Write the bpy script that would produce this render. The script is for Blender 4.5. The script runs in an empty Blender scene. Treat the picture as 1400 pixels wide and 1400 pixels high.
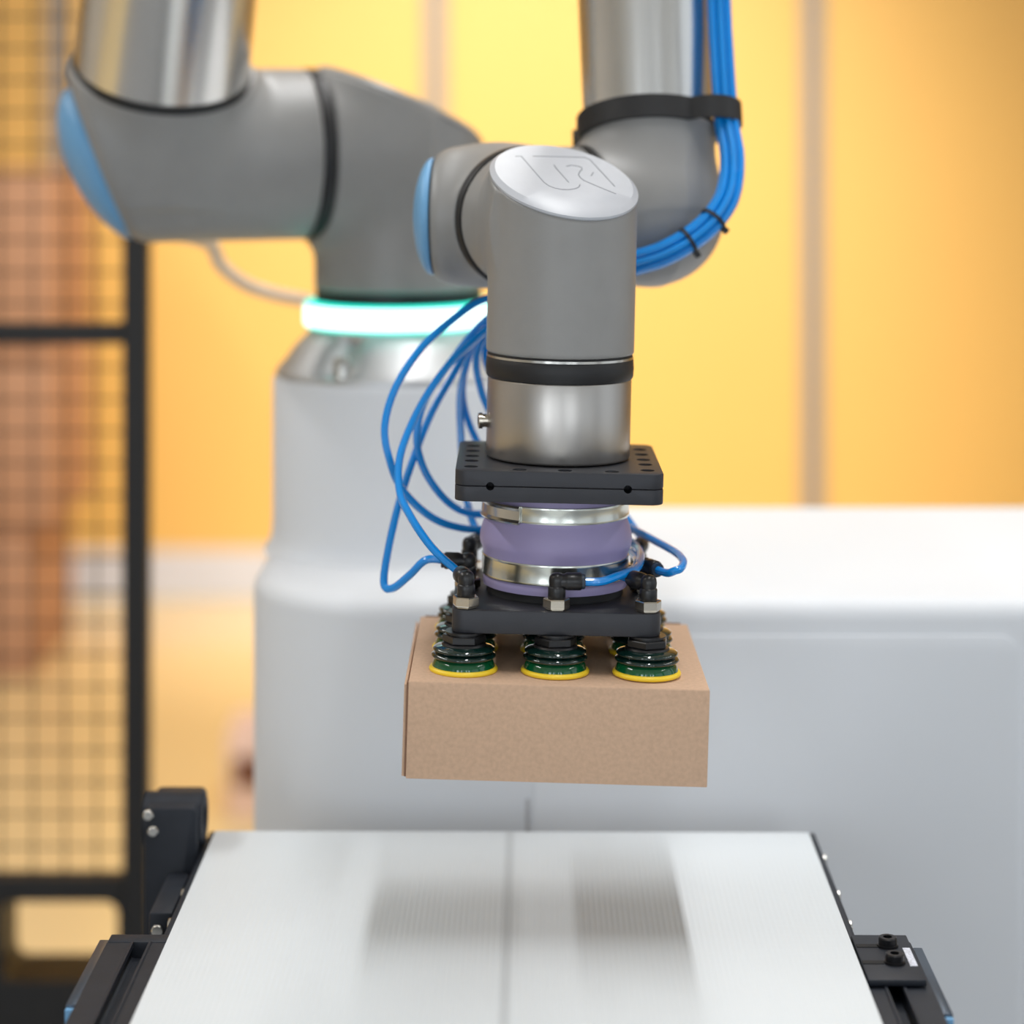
import bpy, bmesh, math, random
import numpy as np
from mathutils import Vector, Matrix, Euler

random.seed(4)
PI = math.pi
scene = bpy.context.scene
COL = scene.collection

# ------------------------------------------------------------------ camera
cam_data = bpy.data.cameras.new('camera')
cam_data.sensor_width = 36.0
cam_data.lens = 36.0 * 3100 / 1400
cam_data.clip_start = 0.02
cam_data.dof.use_dof = True
cam_data.dof.focus_distance = 1.25
cam_data.dof.aperture_fstop = 3.3
cam_data.dof.aperture_blades = 0
cam = bpy.data.objects.new('camera', cam_data)
COL.objects.link(cam)
cam.location = (0, 0, 1.27)
cam.rotation_euler = (PI / 2, 0, 0)          # upright camera, lens shifted down
cam_data.shift_y = -540 / 1400
scene.camera = cam

# ------------------------------------------------------------------ world, lamps, exposure
world = bpy.data.worlds.new('hall_daylight')
scene.world = world
world.use_nodes = True
bg = world.node_tree.nodes['Background']
bg.inputs['Color'].default_value = (0.86, 0.93, 1.0, 1)
bg.inputs['Strength'].default_value = 0.55

def area(name, loc, sx, sy, power, rot=(0, 0, 0), col=(1, 1, 1)):
    d = bpy.data.lights.new(name, 'AREA')
    d.shape = 'RECTANGLE'; d.size = sx; d.size_y = sy
    d.energy = power; d.color = col
    o = bpy.data.objects.new(name, d); COL.objects.link(o)
    o.location = loc; o.rotation_euler = rot
    return o

# ceiling strip lights that run along the conveyor, and the lamps that wash the yellow wall
area('ceiling_strip_lamp', (0.32, 2.00, 3.30), 0.12, 3.2, 36)
area('ceiling_strip_lamp', (-2.45, 1.90, 3.30), 0.14, 3.2, 36)
area('ceiling_strip_lamp', (2.80, 1.60, 3.30), 0.14, 3.2, 15)
sd = bpy.data.lights.new('wall_washer_lamp', 'SPOT')
sd.energy = 440; sd.spot_size = math.radians(51); sd.spot_blend = 1.0; sd.shadow_soft_size = 0.12; sd.color = (1, 0.97, 0.92)
sl = bpy.data.objects.new('wall_washer_lamp', sd); COL.objects.link(sl)
sl.location = (0.0, 3.0, 3.2); sl.rotation_euler = (Vector((0.02, 6.0, 0.70)) - Vector(sl.location)).to_track_quat('-Z', 'Y').to_euler()

# tall fill lamps added behind the camera, for bright streaks in the metal
for wx, wp in ((-2.0, 18), (-0.75, 14), (0.9, 18), (2.4, 14)):
    area('added_fill_lamp', (wx, -4.4, 1.7), 0.75, 2.3, wp, (PI / 2, 0, 0), (0.88, 0.94, 1.0))

scene.view_settings.view_transform = 'Standard'
scene.view_settings.look = 'None'
scene.view_settings.exposure = 0.72
scene.view_settings.gamma = 1.0
scene.view_settings.use_curve_mapping = False

# ------------------------------------------------------------------ materials
def srgb(r, g, b):
    f = lambda c: (c / 255 / 12.92) if c / 255 <= 0.04045 else ((c / 255 + 0.055) / 1.055) ** 2.4
    return (f(r), f(g), f(b), 1)

MATS = {}
def mat(name, rgb, rough=0.5, metal=0.0, var=0.06, nscale=40.0, bump=0.0, bscale=300.0, coat=0.0,
        transmission=0.0, aniso=0.0, spec=0.5):
    m = bpy.data.materials.new(name); m.use_nodes = True
    nt = m.node_tree; N = nt.nodes; L = nt.links
    b = N['Principled BSDF']
    b.inputs['Roughness'].default_value = rough
    b.inputs['Metallic'].default_value = metal
    b.inputs['Specular IOR Level'].default_value = spec
    b.inputs['Coat Weight'].default_value = coat
    b.inputs['Coat Roughness'].default_value = 0.06
    b.inputs['Transmission Weight'].default_value = transmission
    b.inputs['Anisotropic'].default_value = aniso
    tc = N.new('ShaderNodeTexCoord')
    no = N.new('ShaderNodeTexNoise'); no.inputs['Scale'].default_value = nscale
    no.inputs['Detail'].default_value = 4
    L.new(tc.outputs['Object'], no.inputs['Vector'])
    rp = N.new('ShaderNodeValToRGB')
    c = srgb(*rgb)
    lo = tuple(max(0, x * (1 - var)) for x in c[:3]) + (1,)
    hi = tuple(min(1, x * (1 + var)) for x in c[:3]) + (1,)
    rp.color_ramp.elements[0].position = 0.3; rp.color_ramp.elements[0].color = lo
    rp.color_ramp.elements[1].position = 0.7; rp.color_ramp.elements[1].color = hi
    L.new(no.outputs['Fac'], rp.inputs['Fac']); L.new(rp.outputs['Color'], b.inputs['Base Color'])
    if bump:
        n2 = N.new('ShaderNodeTexNoise'); n2.inputs['Scale'].default_value = bscale
        n2.inputs['Detail'].default_value = 3
        L.new(tc.outputs['Object'], n2.inputs['Vector'])
        bp = N.new('ShaderNodeBump'); bp.inputs['Strength'].default_value = bump
        bp.inputs['Distance'].default_value = 0.001
        L.new(n2.outputs['Fac'], bp.inputs['Height']); L.new(bp.outputs['Normal'], b.inputs['Normal'])
    MATS[name] = m
    return m

mat('robot_grey', (144, 143, 141), 0.40, 0.0, 0.03, 60, 0.05, 900)
mat('robot_blue', (112, 168, 212), 0.4, 0, 0.03)
mat('robot_lid', (180, 183, 189), 0.38, 0, 0.02, 90, 0.04, 500)
mat('engraving', (118, 121, 128), 0.6)
mat('rubber_black', (24, 24, 26), 0.5, 0, 0.1)
mat('aluminium', (184, 180, 175), 0.34, 1.0, 0.03, 30)
mat('cast_aluminium', (206, 208, 210), 0.45, 0.8, 0.04, 40)
mat('polished_aluminium', (222, 221, 218), 0.24, 1.0, 0.03, 20)
mat('steel', (200, 198, 192), 0.22, 1.0, 0.05, 60)
mat('zinc_band', (206, 208, 200), 0.24, 1.0, 0.06, 50, 0.05, 90)
mat('nickel', (206, 198, 184), 0.18, 1.0, 0.04)
mat('anodised_black', (50, 51, 56), 0.48, 0.25, 0.06, 60, 0.05, 800)
mat('hole_black', (10, 10, 11), 0.8)
mat('silicone_purple', (156, 146, 186), 0.42, 0, 0.03, 30, spec=0.4)
mat('gasket', (16, 16, 18), 0.7)
mat('fitting_black', (27, 27, 29), 0.34, 0, 0.08)
mat('fitting_collar', (44, 56, 70), 0.4)
mat('cup_green', (7, 34, 30), 0.1, 0, 0.1, coat=0.7)
mat('cup_lower_green', (8, 86, 48), 0.12, 0, 0.1, coat=0.6)
mat('cup_lip', (248, 212, 50), 0.4, 0, 0.03)
mat('hose_blue', (0, 140, 226), 0.25, 0, 0.04, coat=0.5)
mat('cardboard', (200, 167, 140), 0.85, 0, 0.07, 420, 0.12, 700)
mat('cardboard_edge', (132, 100, 80), 0.9, 0, 0.1, 300)
mat('cabinet_white', (222, 225, 229), 0.6, 0, 0.01, 6, spec=0.3)
mat('strip_grey', (186, 186, 188), 0.6)
mat('conveyor_black', (34, 38, 46), 0.55, 0.0, 0.12, 70, 0.06, 500, spec=0.3)
mat('conveyor_strip', (62, 74, 88), 0.35, 0.4, 0.08)
mat('screw_black', (28, 28, 31), 0.35, 0.5)
mat('fence_black', (22, 20, 19), 0.5, 0.1, 0.08)
mat('wall_yellow', (230, 182, 98), 0.5, 0, 0.015, 1.5)
mat('mullion_grey', (138, 134, 132), 0.45, 0.1, 0.03)
mat('baseboard_grey', (205, 205, 210), 0.5, 0, 0.02, 3)
mat('floor_resin', (240, 214, 160), 0.2, 0, 0.03, 1.2)
mat('floor_grey', (150, 152, 155), 0.5, 0, 0.04, 3)
mat('ceiling_white', (224, 224, 222), 0.8, 0, 0.02, 2)
mat('plaster', (206, 206, 206), 0.8, 0, 0.02, 2)
mat('carton_tan', (186, 140, 108), 0.85, 0, 0.06, 20)
mat('carton_pink', (248, 214, 198), 0.8, 0, 0.05, 20)
mat('carton_print', (120, 76, 56), 0.8, 0, 0.1, 20)
mat('cable_pale', (252, 218, 188), 0.5)
mat('column_dark', (120, 122, 126), 0.6)
mat('label_white', (206, 210, 222), 0.5, 0, 0.3, 900)

def emission(name, rgb, strength):
    m = bpy.data.materials.new(name); m.use_nodes = True
    b = m.node_tree.nodes['Principled BSDF']
    b.inputs['Base Color'].default_value = rgb + (1,)
    b.inputs['Emission Color'].default_value = rgb + (1,)
    b.inputs['Emission Strength'].default_value = strength
    MATS[name] = m
emission('ring_glow', (0.70, 1.0, 0.97), 1.1)
emission('ring_edge_glow', (0.0, 0.72, 0.55), 0.95)

def belt_material():
    m = mat('belt_white', (211, 217, 221), 0.5, 0, 0.015, 12)
    nt = m.node_tree; N = nt.nodes; L = nt.links
    b = N['Principled BSDF']
    tc = N.new('ShaderNodeTexCoord'); sx = N.new('ShaderNodeSeparateXYZ')
    L.new(tc.outputs['Object'], sx.inputs[0])
    k = N.new('ShaderNodeMath'); k.operation = 'MULTIPLY'; k.inputs[1].default_value = 2 * PI / 0.0032
    L.new(sx.outputs['X'], k.inputs[0])
    s = N.new('ShaderNodeMath'); s.operation = 'SINE'; L.new(k.outputs[0], s.inputs[0])
    bp = N.new('ShaderNodeBump'); bp.inputs['Strength'].default_value = 0.16; bp.inputs['Distance'].default_value = 0.0004
    L.new(s.outputs[0], bp.inputs['Height']); L.new(bp.outputs['Normal'], b.inputs['Normal'])
    # slightly darker stripe along the middle of the belt
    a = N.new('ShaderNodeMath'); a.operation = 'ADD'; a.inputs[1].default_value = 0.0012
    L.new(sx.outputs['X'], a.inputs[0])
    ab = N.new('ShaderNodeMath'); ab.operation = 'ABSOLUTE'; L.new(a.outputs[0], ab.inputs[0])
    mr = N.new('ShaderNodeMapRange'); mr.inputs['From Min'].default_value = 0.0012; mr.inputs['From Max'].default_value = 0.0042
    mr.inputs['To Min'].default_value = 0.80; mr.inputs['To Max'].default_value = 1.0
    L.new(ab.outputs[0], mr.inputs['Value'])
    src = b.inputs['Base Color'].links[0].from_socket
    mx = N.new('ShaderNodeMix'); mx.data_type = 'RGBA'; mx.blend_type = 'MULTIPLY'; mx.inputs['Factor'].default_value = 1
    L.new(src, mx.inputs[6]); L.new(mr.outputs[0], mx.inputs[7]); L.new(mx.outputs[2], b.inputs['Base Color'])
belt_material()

# ------------------------------------------------------------------ mesh helpers (vertex lists)
def lathe(profile, seg=64, close=False):
    """profile: list of (r, z) revolved about local Z"""
    V, F = [], []
    idx = []
    for r, z in profile:
        if r < 1e-7:
            idx.append([len(V)]); V.append((0, 0, z))
        else:
            idx.append(list(range(len(V), len(V) + seg)))
            V += [(r * math.cos(2 * PI * i / seg), r * math.sin(2 * PI * i / seg), z) for i in range(seg)]
    pairs = list(zip(idx[:-1], idx[1:]))
    if close: pairs.append((idx[-1], idx[0]))
    for a, b in pairs:
        for i in range(seg):
            j = (i + 1) % seg
            if len(a) == 1 and len(b) == 1: continue
            if len(a) == 1: F.append((a[0], b[j], b[i]))
            elif len(b) == 1: F.append((a[i], a[j], b[0]))
            else: F.append((a[i], a[j], b[j], b[i]))
    return V, F

def xf(VF, M):
    V, F = VF
    return [tuple(M @ Vector(v)) for v in V], F

def join(*parts):
    V, F = [], []
    for v, f in parts:
        n = len(V); V += list(v); F += [tuple(i + n for i in q) for q in f]
    return V, F

def axis_matrix(o, d, up=None):
    d = Vector(d).normalized()
    if up is None:
        q = d.to_track_quat('Z', 'Y'); return Matrix.Translation(o) @ q.to_matrix().to_4x4()
    x = Vector(up) - d * Vector(up).dot(d); x.normalize(); y = d.cross(x)
    m = Matrix((x, y, d)).transposed().to_4x4()
    return Matrix.Translation(o) @ m

def box(x0, x1, y0, y1, z0, z1, bev=0.0, seg=2):
    bm = bmesh.new()
    bmesh.ops.create_cube(bm, size=1)
    for v in bm.verts:
        v.co = Vector(((x0 + x1) / 2 + v.co.x * (x1 - x0), (y0 + y1) / 2 + v.co.y * (y1 - y0), (z0 + z1) / 2 + v.co.z * (z1 - z0)))
    if bev: bmesh.ops.bevel(bm, geom=bm.edges[:], offset=bev, segments=seg, profile=0.5, affect='EDGES')
    r = ([tuple(v.co) for v in bm.verts], [tuple(v.index for v in f.verts) for f in bm.faces])
    bm.free(); return r

def rrect(x0, x1, y0, y1, radii, seg=8):
    """rounded rectangle outline, radii for corners (x1y1, x0y1, x0y0, x1y0)"""
    P = []
    for (cx, cy, a0), r in zip(((x1, y1, 0), (x0, y1, 90), (x0, y0, 180), (x1, y0, 270)), radii):
        sx = -1 if cx == x1 else 1; sy = -1 if cy == y1 else 1
        for i in range(seg + 1):
            a = math.radians(a0 + 90 * i / seg)
            P.append((cx + sx * r + r * math.cos(a), cy + sy * r + r * math.sin(a)))
    return P

def inset(P, d):
    n = len(P); out = []
    for i in range(n):
        a = Vector(P[i - 1]); b = Vector(P[i]); c = Vector(P[(i + 1) % n])
        e1 = (b - a); e2 = (c - b)
        if e1.length < 1e-9: e1 = e2
        if e2.length < 1e-9: e2 = e1
        n1 = Vector((-e1.y, e1.x)).normalized(); n2 = Vector((-e2.y, e2.x)).normalized()
        m = (n1 + n2); m = m / max(0.2, m.length_squared) * 2
        out.append((b.x + m.x * d, b.y + m.y * d))
    return out

def prism(P, z0, z1, bev=0.0, steps=3):
    """outline extruded in Z with rounded top and bottom rim"""
    rings = []
    if bev:
        for i in range(steps + 1):
            a = PI / 2 * i / steps
            rings.append((bev * (1 - math.sin(a)), z0 + bev * (1 - math.cos(a))))
        for i in range(steps + 1):
            a = PI / 2 * i / steps
            rings.append((bev * (1 - math.cos(a)), z1 - bev * (1 - math.sin(a))))
    else:
        rings = [(0, z0), (0, z1)]
    V, F = [], []; n = len(P)
    for d, z in rings:
        Q = inset(P, d) if d else P
        V += [(x, y, z) for x, y in Q]
    for k in range(len(rings) - 1):
        for i in range(n):
            j = (i + 1) % n
            F.append((k * n + i, k * n + j, (k + 1) * n + j, (k + 1) * n + i))
    F.append(tuple(reversed(range(n)))); F.append(tuple(range((len(rings) - 1) * n, len(rings) * n)))
    return V, F

def spline(P, n=10):
    P = [Vector(p) for p in P]; out = []
    Q = [2 * P[0] - P[1]] + P + [2 * P[-1] - P[-2]]
    for i in range(1, len(Q) - 2):
        p0, p1, p2, p3 = Q[i - 1:i + 3]
        for k in range(n):
            t = k / n
            out.append(0.5 * ((2 * p1) + (p2 - p0) * t + (2 * p0 - 5 * p1 + 4 * p2 - p3) * t * t + (3 * p1 - p0 - 3 * p2 + p3) * t ** 3))
    out.append(P[-1]); return out

def sweep(path, r, seg=10, cap=True):
    path = [Vector(p) for p in path]
    V, F = [], []
    t = (path[1] - path[0]).normalized()
    nrm = t.orthogonal().normalized()
    for i, p in enumerate(path):
        t2 = (path[min(i + 1, len(path) - 1)] - path[max(i - 1, 0)]).normalized()
        q = t.rotation_difference(t2); nrm = q @ nrm; nrm = (nrm - t2 * nrm.dot(t2)).normalized(); t = t2
        b = t.cross(nrm)
        V += [tuple(p + r * (math.cos(2 * PI * k / seg) * nrm + math.sin(2 * PI * k / seg) * b)) for k in range(seg)]
    for i in range(len(path) - 1):
        for k in range(seg):
            j = (k + 1) % seg
            F.append((i * seg + k, i * seg + j, (i + 1) * seg + j, (i + 1) * seg + k))
    if cap:
        F.append(tuple(reversed(range(seg)))); F.append(tuple(range((len(path) - 1) * seg, len(path) * seg)))
    return V, F

def surface(f, lo, hi, h):
    """smooth quad mesh of f = 0 (surface nets, vertices pulled onto the surface)"""
    lo = np.array(lo, float); n = np.ceil((np.array(hi) - lo) / h).astype(int) + 1
    g = np.stack(np.meshgrid(*[lo[i] + h * np.arange(n[i]) for i in range(3)], indexing='ij'), -1)
    v = f(g); s = v < 0
    c = np.zeros(tuple(n - 1), int)
    for d in np.ndindex(2, 2, 2):
        c += s[d[0]:n[0] - 1 + d[0], d[1]:n[1] - 1 + d[1], d[2]:n[2] - 1 + d[2]]
    act = (c > 0) & (c < 8)
    ids = -np.ones(act.shape, int); cells = np.argwhere(act); ids[act] = np.arange(len(cells))
    P = lo + (cells + 0.5) * h
    for _ in range(4):
        e = h * 0.05
        val = f(P)
        G = np.stack([(f(P + e * np.eye(3)[i]) - f(P - e * np.eye(3)[i])) / (2 * e) for i in range(3)], -1)
        st = val[:, None] * G / np.maximum((G ** 2).sum(1), 0.05)[:, None]
        ln = np.linalg.norm(st, axis=1, keepdims=True)
        P = P - st * np.minimum(1, h / np.maximum(ln, 1e-12))
    F = []
    for ax in range(3):
        a1, a2 = (ax + 1) % 3, (ax + 2) % 3
        sl0 = [slice(None)] * 3; sl1 = [slice(None)] * 3
        sl0[ax] = slice(0, n[ax] - 1); sl1[ax] = slice(1, n[ax])
        d = s[tuple(sl0)] != s[tuple(sl1)]
        I = np.argwhere(d)
        I = I[(I[:, a1] > 0) & (I[:, a2] > 0) & (I[:, a1] < n[a1] - 1) & (I[:, a2] < n[a2] - 1)]
        inside = s[I[:, 0], I[:, 1], I[:, 2]]
        o1 = np.zeros(3, int); o1[a1] = 1; o2 = np.zeros(3, int); o2[a2] = 1
        q = [ids[tuple((I - a).T)] for a in (o1 + o2, o2, o1 * 0, o1)]
        q = np.stack(q, -1); q[~inside] = q[~inside][:, ::-1]
        F.append(q)
    F = np.concatenate(F)
    return P, F

# signed distances for the robot housings
def sd_cyl(p, o, d, r, a, b):
    q = p - np.array(o); t = q @ np.array(d)
    rad = np.sqrt(np.maximum(((q - t[..., None] * np.array(d)) ** 2).sum(-1), 1e-16)) - r
    return smax(rad, np.maximum(t - b, a - t), 0.002)
def smin(a, b, k):
    h = np.maximum(k - np.abs(a - b), 0) / k
    return np.minimum(a, b) - h * h * k * 0.25
def smax(a, b, k): return -smin(-a, -b, k)

# ------------------------------------------------------------------ object helpers
WM = {}
def obj(name, VF, m, parent=None, smooth=True, local=False, angle=35):
    V, F = VF
    me = bpy.data.meshes.new(name)
    if isinstance(V, np.ndarray):
        if parent is not None and not local:
            M = np.array(WM[parent].inverted()); V = V @ M[:3, :3].T + M[:3, 3]
        V = V.tolist(); F = F.tolist()
    elif parent is not None and not local:
        Mi = WM[parent].inverted(); V = [tuple(Mi @ Vector(v)) for v in V]
    me.from_pydata(V, [], F); me.update()
    me.materials.append(MATS[m])
    if smooth:
        me.polygons.foreach_set('use_smooth', [True] * len(me.polygons))
        if angle: me.set_sharp_from_angle(angle=math.radians(angle))
    o = bpy.data.objects.new(name, me); COL.objects.link(o)
    if parent is not None: o.parent = parent; WM[o] = WM[parent].copy()
    else: WM[o] = Matrix.Identity(4)
    return o

def thing(name, label, cat, loc, rot=(0, 0, 0), group=None):
    o = bpy.data.objects.new(name, None); COL.objects.link(o)
    o.location = loc; o.rotation_euler = rot; o.empty_display_size = 0.05
    WM[o] = Matrix.Translation(loc) @ Euler(rot).to_matrix().to_4x4()
    return tag(o, label, cat, group)
def tag(o, label, cat, group=None):
    o['label'] = label; o['category'] = cat
    if group: o['group'] = group
    return o
def struct(name, VF, m, label=None, cat=None, smooth=False):
    o = obj(name, VF, m, smooth=smooth); o['kind'] = 'structure'
    if label: o['label'] = label
    if cat: o['category'] = cat
    return o
def copy_part(src, parent, loc, rz=0.0):
    """copy of a part and its sub-parts"""
    c = src.copy(); COL.objects.link(c); c.parent = parent; c.location = loc; c.rotation_euler = (0, 0, rz)
    for ch in list(src.children):
        d = ch.copy(); COL.objects.link(d); d.parent = c
    return c

# ================================================================== THE HALL
struct('floor', box(-5, 5, -4.5, 6.2, -0.1, 0.0), 'floor_resin', 'glossy warm yellow resin floor of the hall', 'floor')
fl2 = struct('floor', box(-2.2, 3.5, -4.4, 2.7, 0.0, 0.004), 'floor_grey', 'unseen grey floor slab added to cut the warm bounce', 'floor')  # out-of-view slab, added so less yellow light bounces off the floor
struct('ceiling', box(-5, 5, -4.5, 6.2, 3.5, 3.6), 'ceiling_white', 'pale ceiling above the robot cell', 'ceiling')
wall = struct('wall_back', box(-5, 5, 6.04, 6.2, 0, 3.5), 'mullion_grey', 'yellow panelled wall with grey upright joints behind the robot', 'wall')
struct('wall_left', box(-5.1, -5, -4.5, 6.2, 0, 3.5), 'plaster', 'plain side wall of the hall', 'wall')
struct('wall_right', box(5, 5.1, 3.4, 6.2, 0, 3.5), 'plaster', 'plain side wall at the right end of the yellow wall', 'wall')
seams = [-0.2029 + k * 0.9975 for k in range(-5, 6)]
for a in seams[:-1]:
    p = obj('panel', box(a + 0.012, a + 0.9855, 6.0, 6.035, 0.0, 3.5, 0.003, 1), 'wall_yellow', wall, smooth=False)
for a in seams:
    p = obj('joint_profile', box(a - 0.027, a + 0.027, 5.985, 6.036, 0.12, 3.5, 0.003, 1), 'mullion_grey', wall, smooth=False)
struct('baseboard_back', box(-5, 5, 5.965, 6.03, 0, 0.125, 0.006), 'baseboard_grey', 'pale grey skirting along the foot of the yellow wall', 'baseboard')
for i, (x, y, w) in enumerate(((-2.6, -3.9, 0.5), (-0.9, -4.2, 0.35), (0.75, -4.2, 0.45), (2.7, -3.9, 0.6), (4.6, -1.2, 0.5), (4.8, 2.4, 0.6))):  # out-of-view columns, added to put dark streaks in the metal reflections
    struct('streak_column_%d' % (i + 1), box(x - w / 2, x + w / 2, y - 0.2, y + 0.2, 0, 3.5, 0.02), 'column_dark', 'unseen dark column added for reflection streaks in the metal', 'column')

# ================================================================== BACKGROUND CARTONS
def carton(name, x0, x1, y0, y1, z0, z1, m, label, group=None):
    t = thing(name, label, 'carton', ((x0 + x1) / 2, (y0 + y1) / 2, z0), group=group)
    g = 0.003
    obj('body', box(x0, x1, y0, y1, z0, z1 - 0.006, 0.004), m, t)
    ym = (y0 + y1) / 2
    obj('top_flap', box(x0 + g, x1 - g, y0 + g, ym - 0.002, z1 - 0.0055, z1, 0.001, 1), m, t)
    obj('top_flap', box(x0 + g, x1 - g, ym + 0.002, y1 - g, z1 - 0.0055, z1, 0.001, 1), m, t)
    return t
carton('cardboard_carton', -1.80, -1.0856, 5.12, 5.60, 0.0, 0.345, 'carton_tan', 'lowest tan carton of the stack behind the mesh fence')
carton('cardboard_carton', -1.75, -1.038, 5.10, 5.62, 0.345, 0.745, 'carton_tan', 'middle tan carton of the stack behind the mesh fence')
carton('cardboard_carton', -1.78, -1.034, 5.08, 5.60, 0.745, 1.145, 'carton_tan', 'top tan carton of the stack behind the mesh fence')
t = carton('parcel', -0.516, -0.36, 4.10, 4.25, 0.0, 0.159, 'carton_pink', 'small pinkish parcel with brown patch on floor beside cabinet')
obj('brown_patch', box(-0.503, -0.40, 4.094, 4.102, 0.060, 0.113, 0.001, 1), 'carton_print', t)

# ================================================================== SAFETY FENCE
FY = 2.15
fen = thing('safety_fence', 'black mesh safety fence with square post left of the robot', 'fence', (-0.363, FY, 0))
def bar(name, x0, x1, z0, z1, y0=FY - 0.0125, y1=FY + 0.0125, b=0.002):
    return obj(name, box(x0, x1, y0, y1, z0, z1, b), 'fence_black', fen, smooth=False)
bar('post', -0.3676, -0.3433, 0.0, 2.15)
bar('post', -1.30, -1.275, 0.0, 2.15)
bar('rail', -1.275, -0.3676, 1.0557, 1.0751)
bar('rail', -1.275, -0.3676, 0.5314, 0.5522)
bar('rail', -1.275, -0.3676, 2.125, 2.15)
k = 0
x = -0.3676 - 0.026
wire_v = None
while x > -1.27:
    if wire_v is None:
        wire_v = obj('wire', sweep([(x, FY, 0.55), (x, FY, 2.13)], 0.0012, 6), 'fence_black', fen); x_first = x
    else:
        c = wire_v.copy(); COL.objects.link(c); c.location = (x - x_first, 0, 0)
    x -= 0.0303
wire_h = None
z = 0.552 + 0.0255
while z < 2.12:
    if wire_h is None:
        wire_h = obj('wire', sweep([(-1.275, FY + 0.003, z), (-0.3676, FY + 0.003, z)], 0.0012, 6), 'fence_black', fen); z_first = z
    else:
        c = wire_h.copy(); COL.objects.link(c); c.location = (0, 0, z - z_first)
    z += 0.0303
# foot panel of the fence with a rounded window: two uprights, sill, and a deep channel
def window_plate(x0, x1, z0, z1, hx0, hx1, hz0, hz1, r, y0, y1):
    n = 6
    hole = [(p[0], p[1]) for p in rrect(hx0, hx1, hz0, hz1, (r, r, r, r), n)]
    out = rrect(x0, x1, z0, z1, (1e-5,) * 4, n)
    V, F = [], []; m = len(hole)
    for y in (y0, y1):
        V += [(a, y, b) for a, b in out]; V += [(a, y, b) for a, b in hole]
    for i in range(m):
        j = (i + 1) % m
        F += [(i, j, m + j, m + i), (2 * m + j, 2 * m + i, 3 * m + i, 3 * m + j), (m + i, m + j, 3 * m + j, 3 * m + i), (j, i, 2 * m + i, 2 * m + j)]
    return V, F
obj('foot_panel', window_plate(-0.64, -0.3679, 0.0, 0.5314, -0.482, -0.372, 0.455, 0.530, 0.012, FY - 0.012, FY + 0.06), 'fence_black', fen, smooth=False)
obj('foot_panel', box(-1.275, -0.6405, FY - 0.012, FY + 0.012, 0.0, 0.5314), 'fence_black', fen, smooth=False)

# ================================================================== PEDESTAL CABINET
BX, BY = -0.085, 1.70
CT = 0.9508
ped = thing('robot_cabinet', 'white rounded cabinet with column carrying the robot arm', 'cabinet', (0.13, 1.68, 0))
outline = rrect(-0.183, 0.465, 1.497, 1.868, (0.03, 0.117, 0.117, 0.06), 12)
obj('cabinet_body', prism(outline, 0.02, CT, 0.014, 5), 'cabinet_white', ped, angle=50)
col_prof = [(0.0, CT - 0.002), (0.1005, CT - 0.002), (0.0985, CT + 0.001), (0.0958, CT + 0.005), (0.0946, CT + 0.011), (0.0940, CT + 0.02),
            (0.0938, 1.0745), (0.0925, 1.0772), (0.090, 1.0781), (0.0, 1.0781)]
obj('column', xf(lathe(col_prof, 96), Matrix.Translation((BX, BY, 0))), 'cabinet_white', ped, angle=50)
# door panels on the front, one recess frame at the right
def on_front(VF, y):   # outline drawn in x,z; thickness towards the viewer
    V, F = VF
    return [(a, y - c, b) for a, b, c in V], [tuple(reversed(f)) for f in F]
dp = on_front(prism(rrect(0.014, 0.334, 0.10, 0.928, (0.012,) * 4, 5), 0, 0.002, 0.0008, 2), 1.4975)
obj('door', dp, 'cabinet_white', ped)
obj('front_strip', on_front(prism(rrect(0.009, 0.0115, 0.10, 0.82, (0.001,) * 4, 2), 0, 0.0008), 1.4975), 'strip_grey', ped)  # narrow grey strip down the cabinet front

# ================================================================== ROBOT ARM
uu = Vector((-math.cos(math.radians(20)), -math.sin(math.radians(20)), 0))    # shoulder, elbow, wrist 1 axes
nn = Vector((math.sin(math.radians(20)), -math.cos(math.radians(20)), 0))     # horizontal, square to them
Zv = Vector((0, 0, 1))
Rb, Rw = 0.0630, 0.0424
TILT = math.radians(1.3)
TO = Vector((0.0262, 1.30, 1.0752))                                           # tool flange underside
TM = Matrix.Translation(TO) @ Matrix.Rotation(TILT, 4, 'Y')
tz = (TM.to_3x3() @ Zv).normalized()
Ac = TM @ Vector((0, 0, 0.134))
Dc = Ac - nn * 0.111
Cc = Dc - uu * 0.103
S0 = Vector((BX, BY, 1.2426))
E0 = S0 + uu * 0.185
up1 = (Zv * math.cos(math.radians(28)) + nn * math.sin(math.radians(28))).normalized()
fw = Vector((-0.018, 0.22, 0.975)).normalized()
U1 = E0 + up1 * 0.425
F1 = Cc + fw * 0.392

arm = thing('industrial_robot', 'grey six-axis robot arm bent over the conveyor with glowing ring at base', 'robot', (BX, BY, 1.0781))

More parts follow.
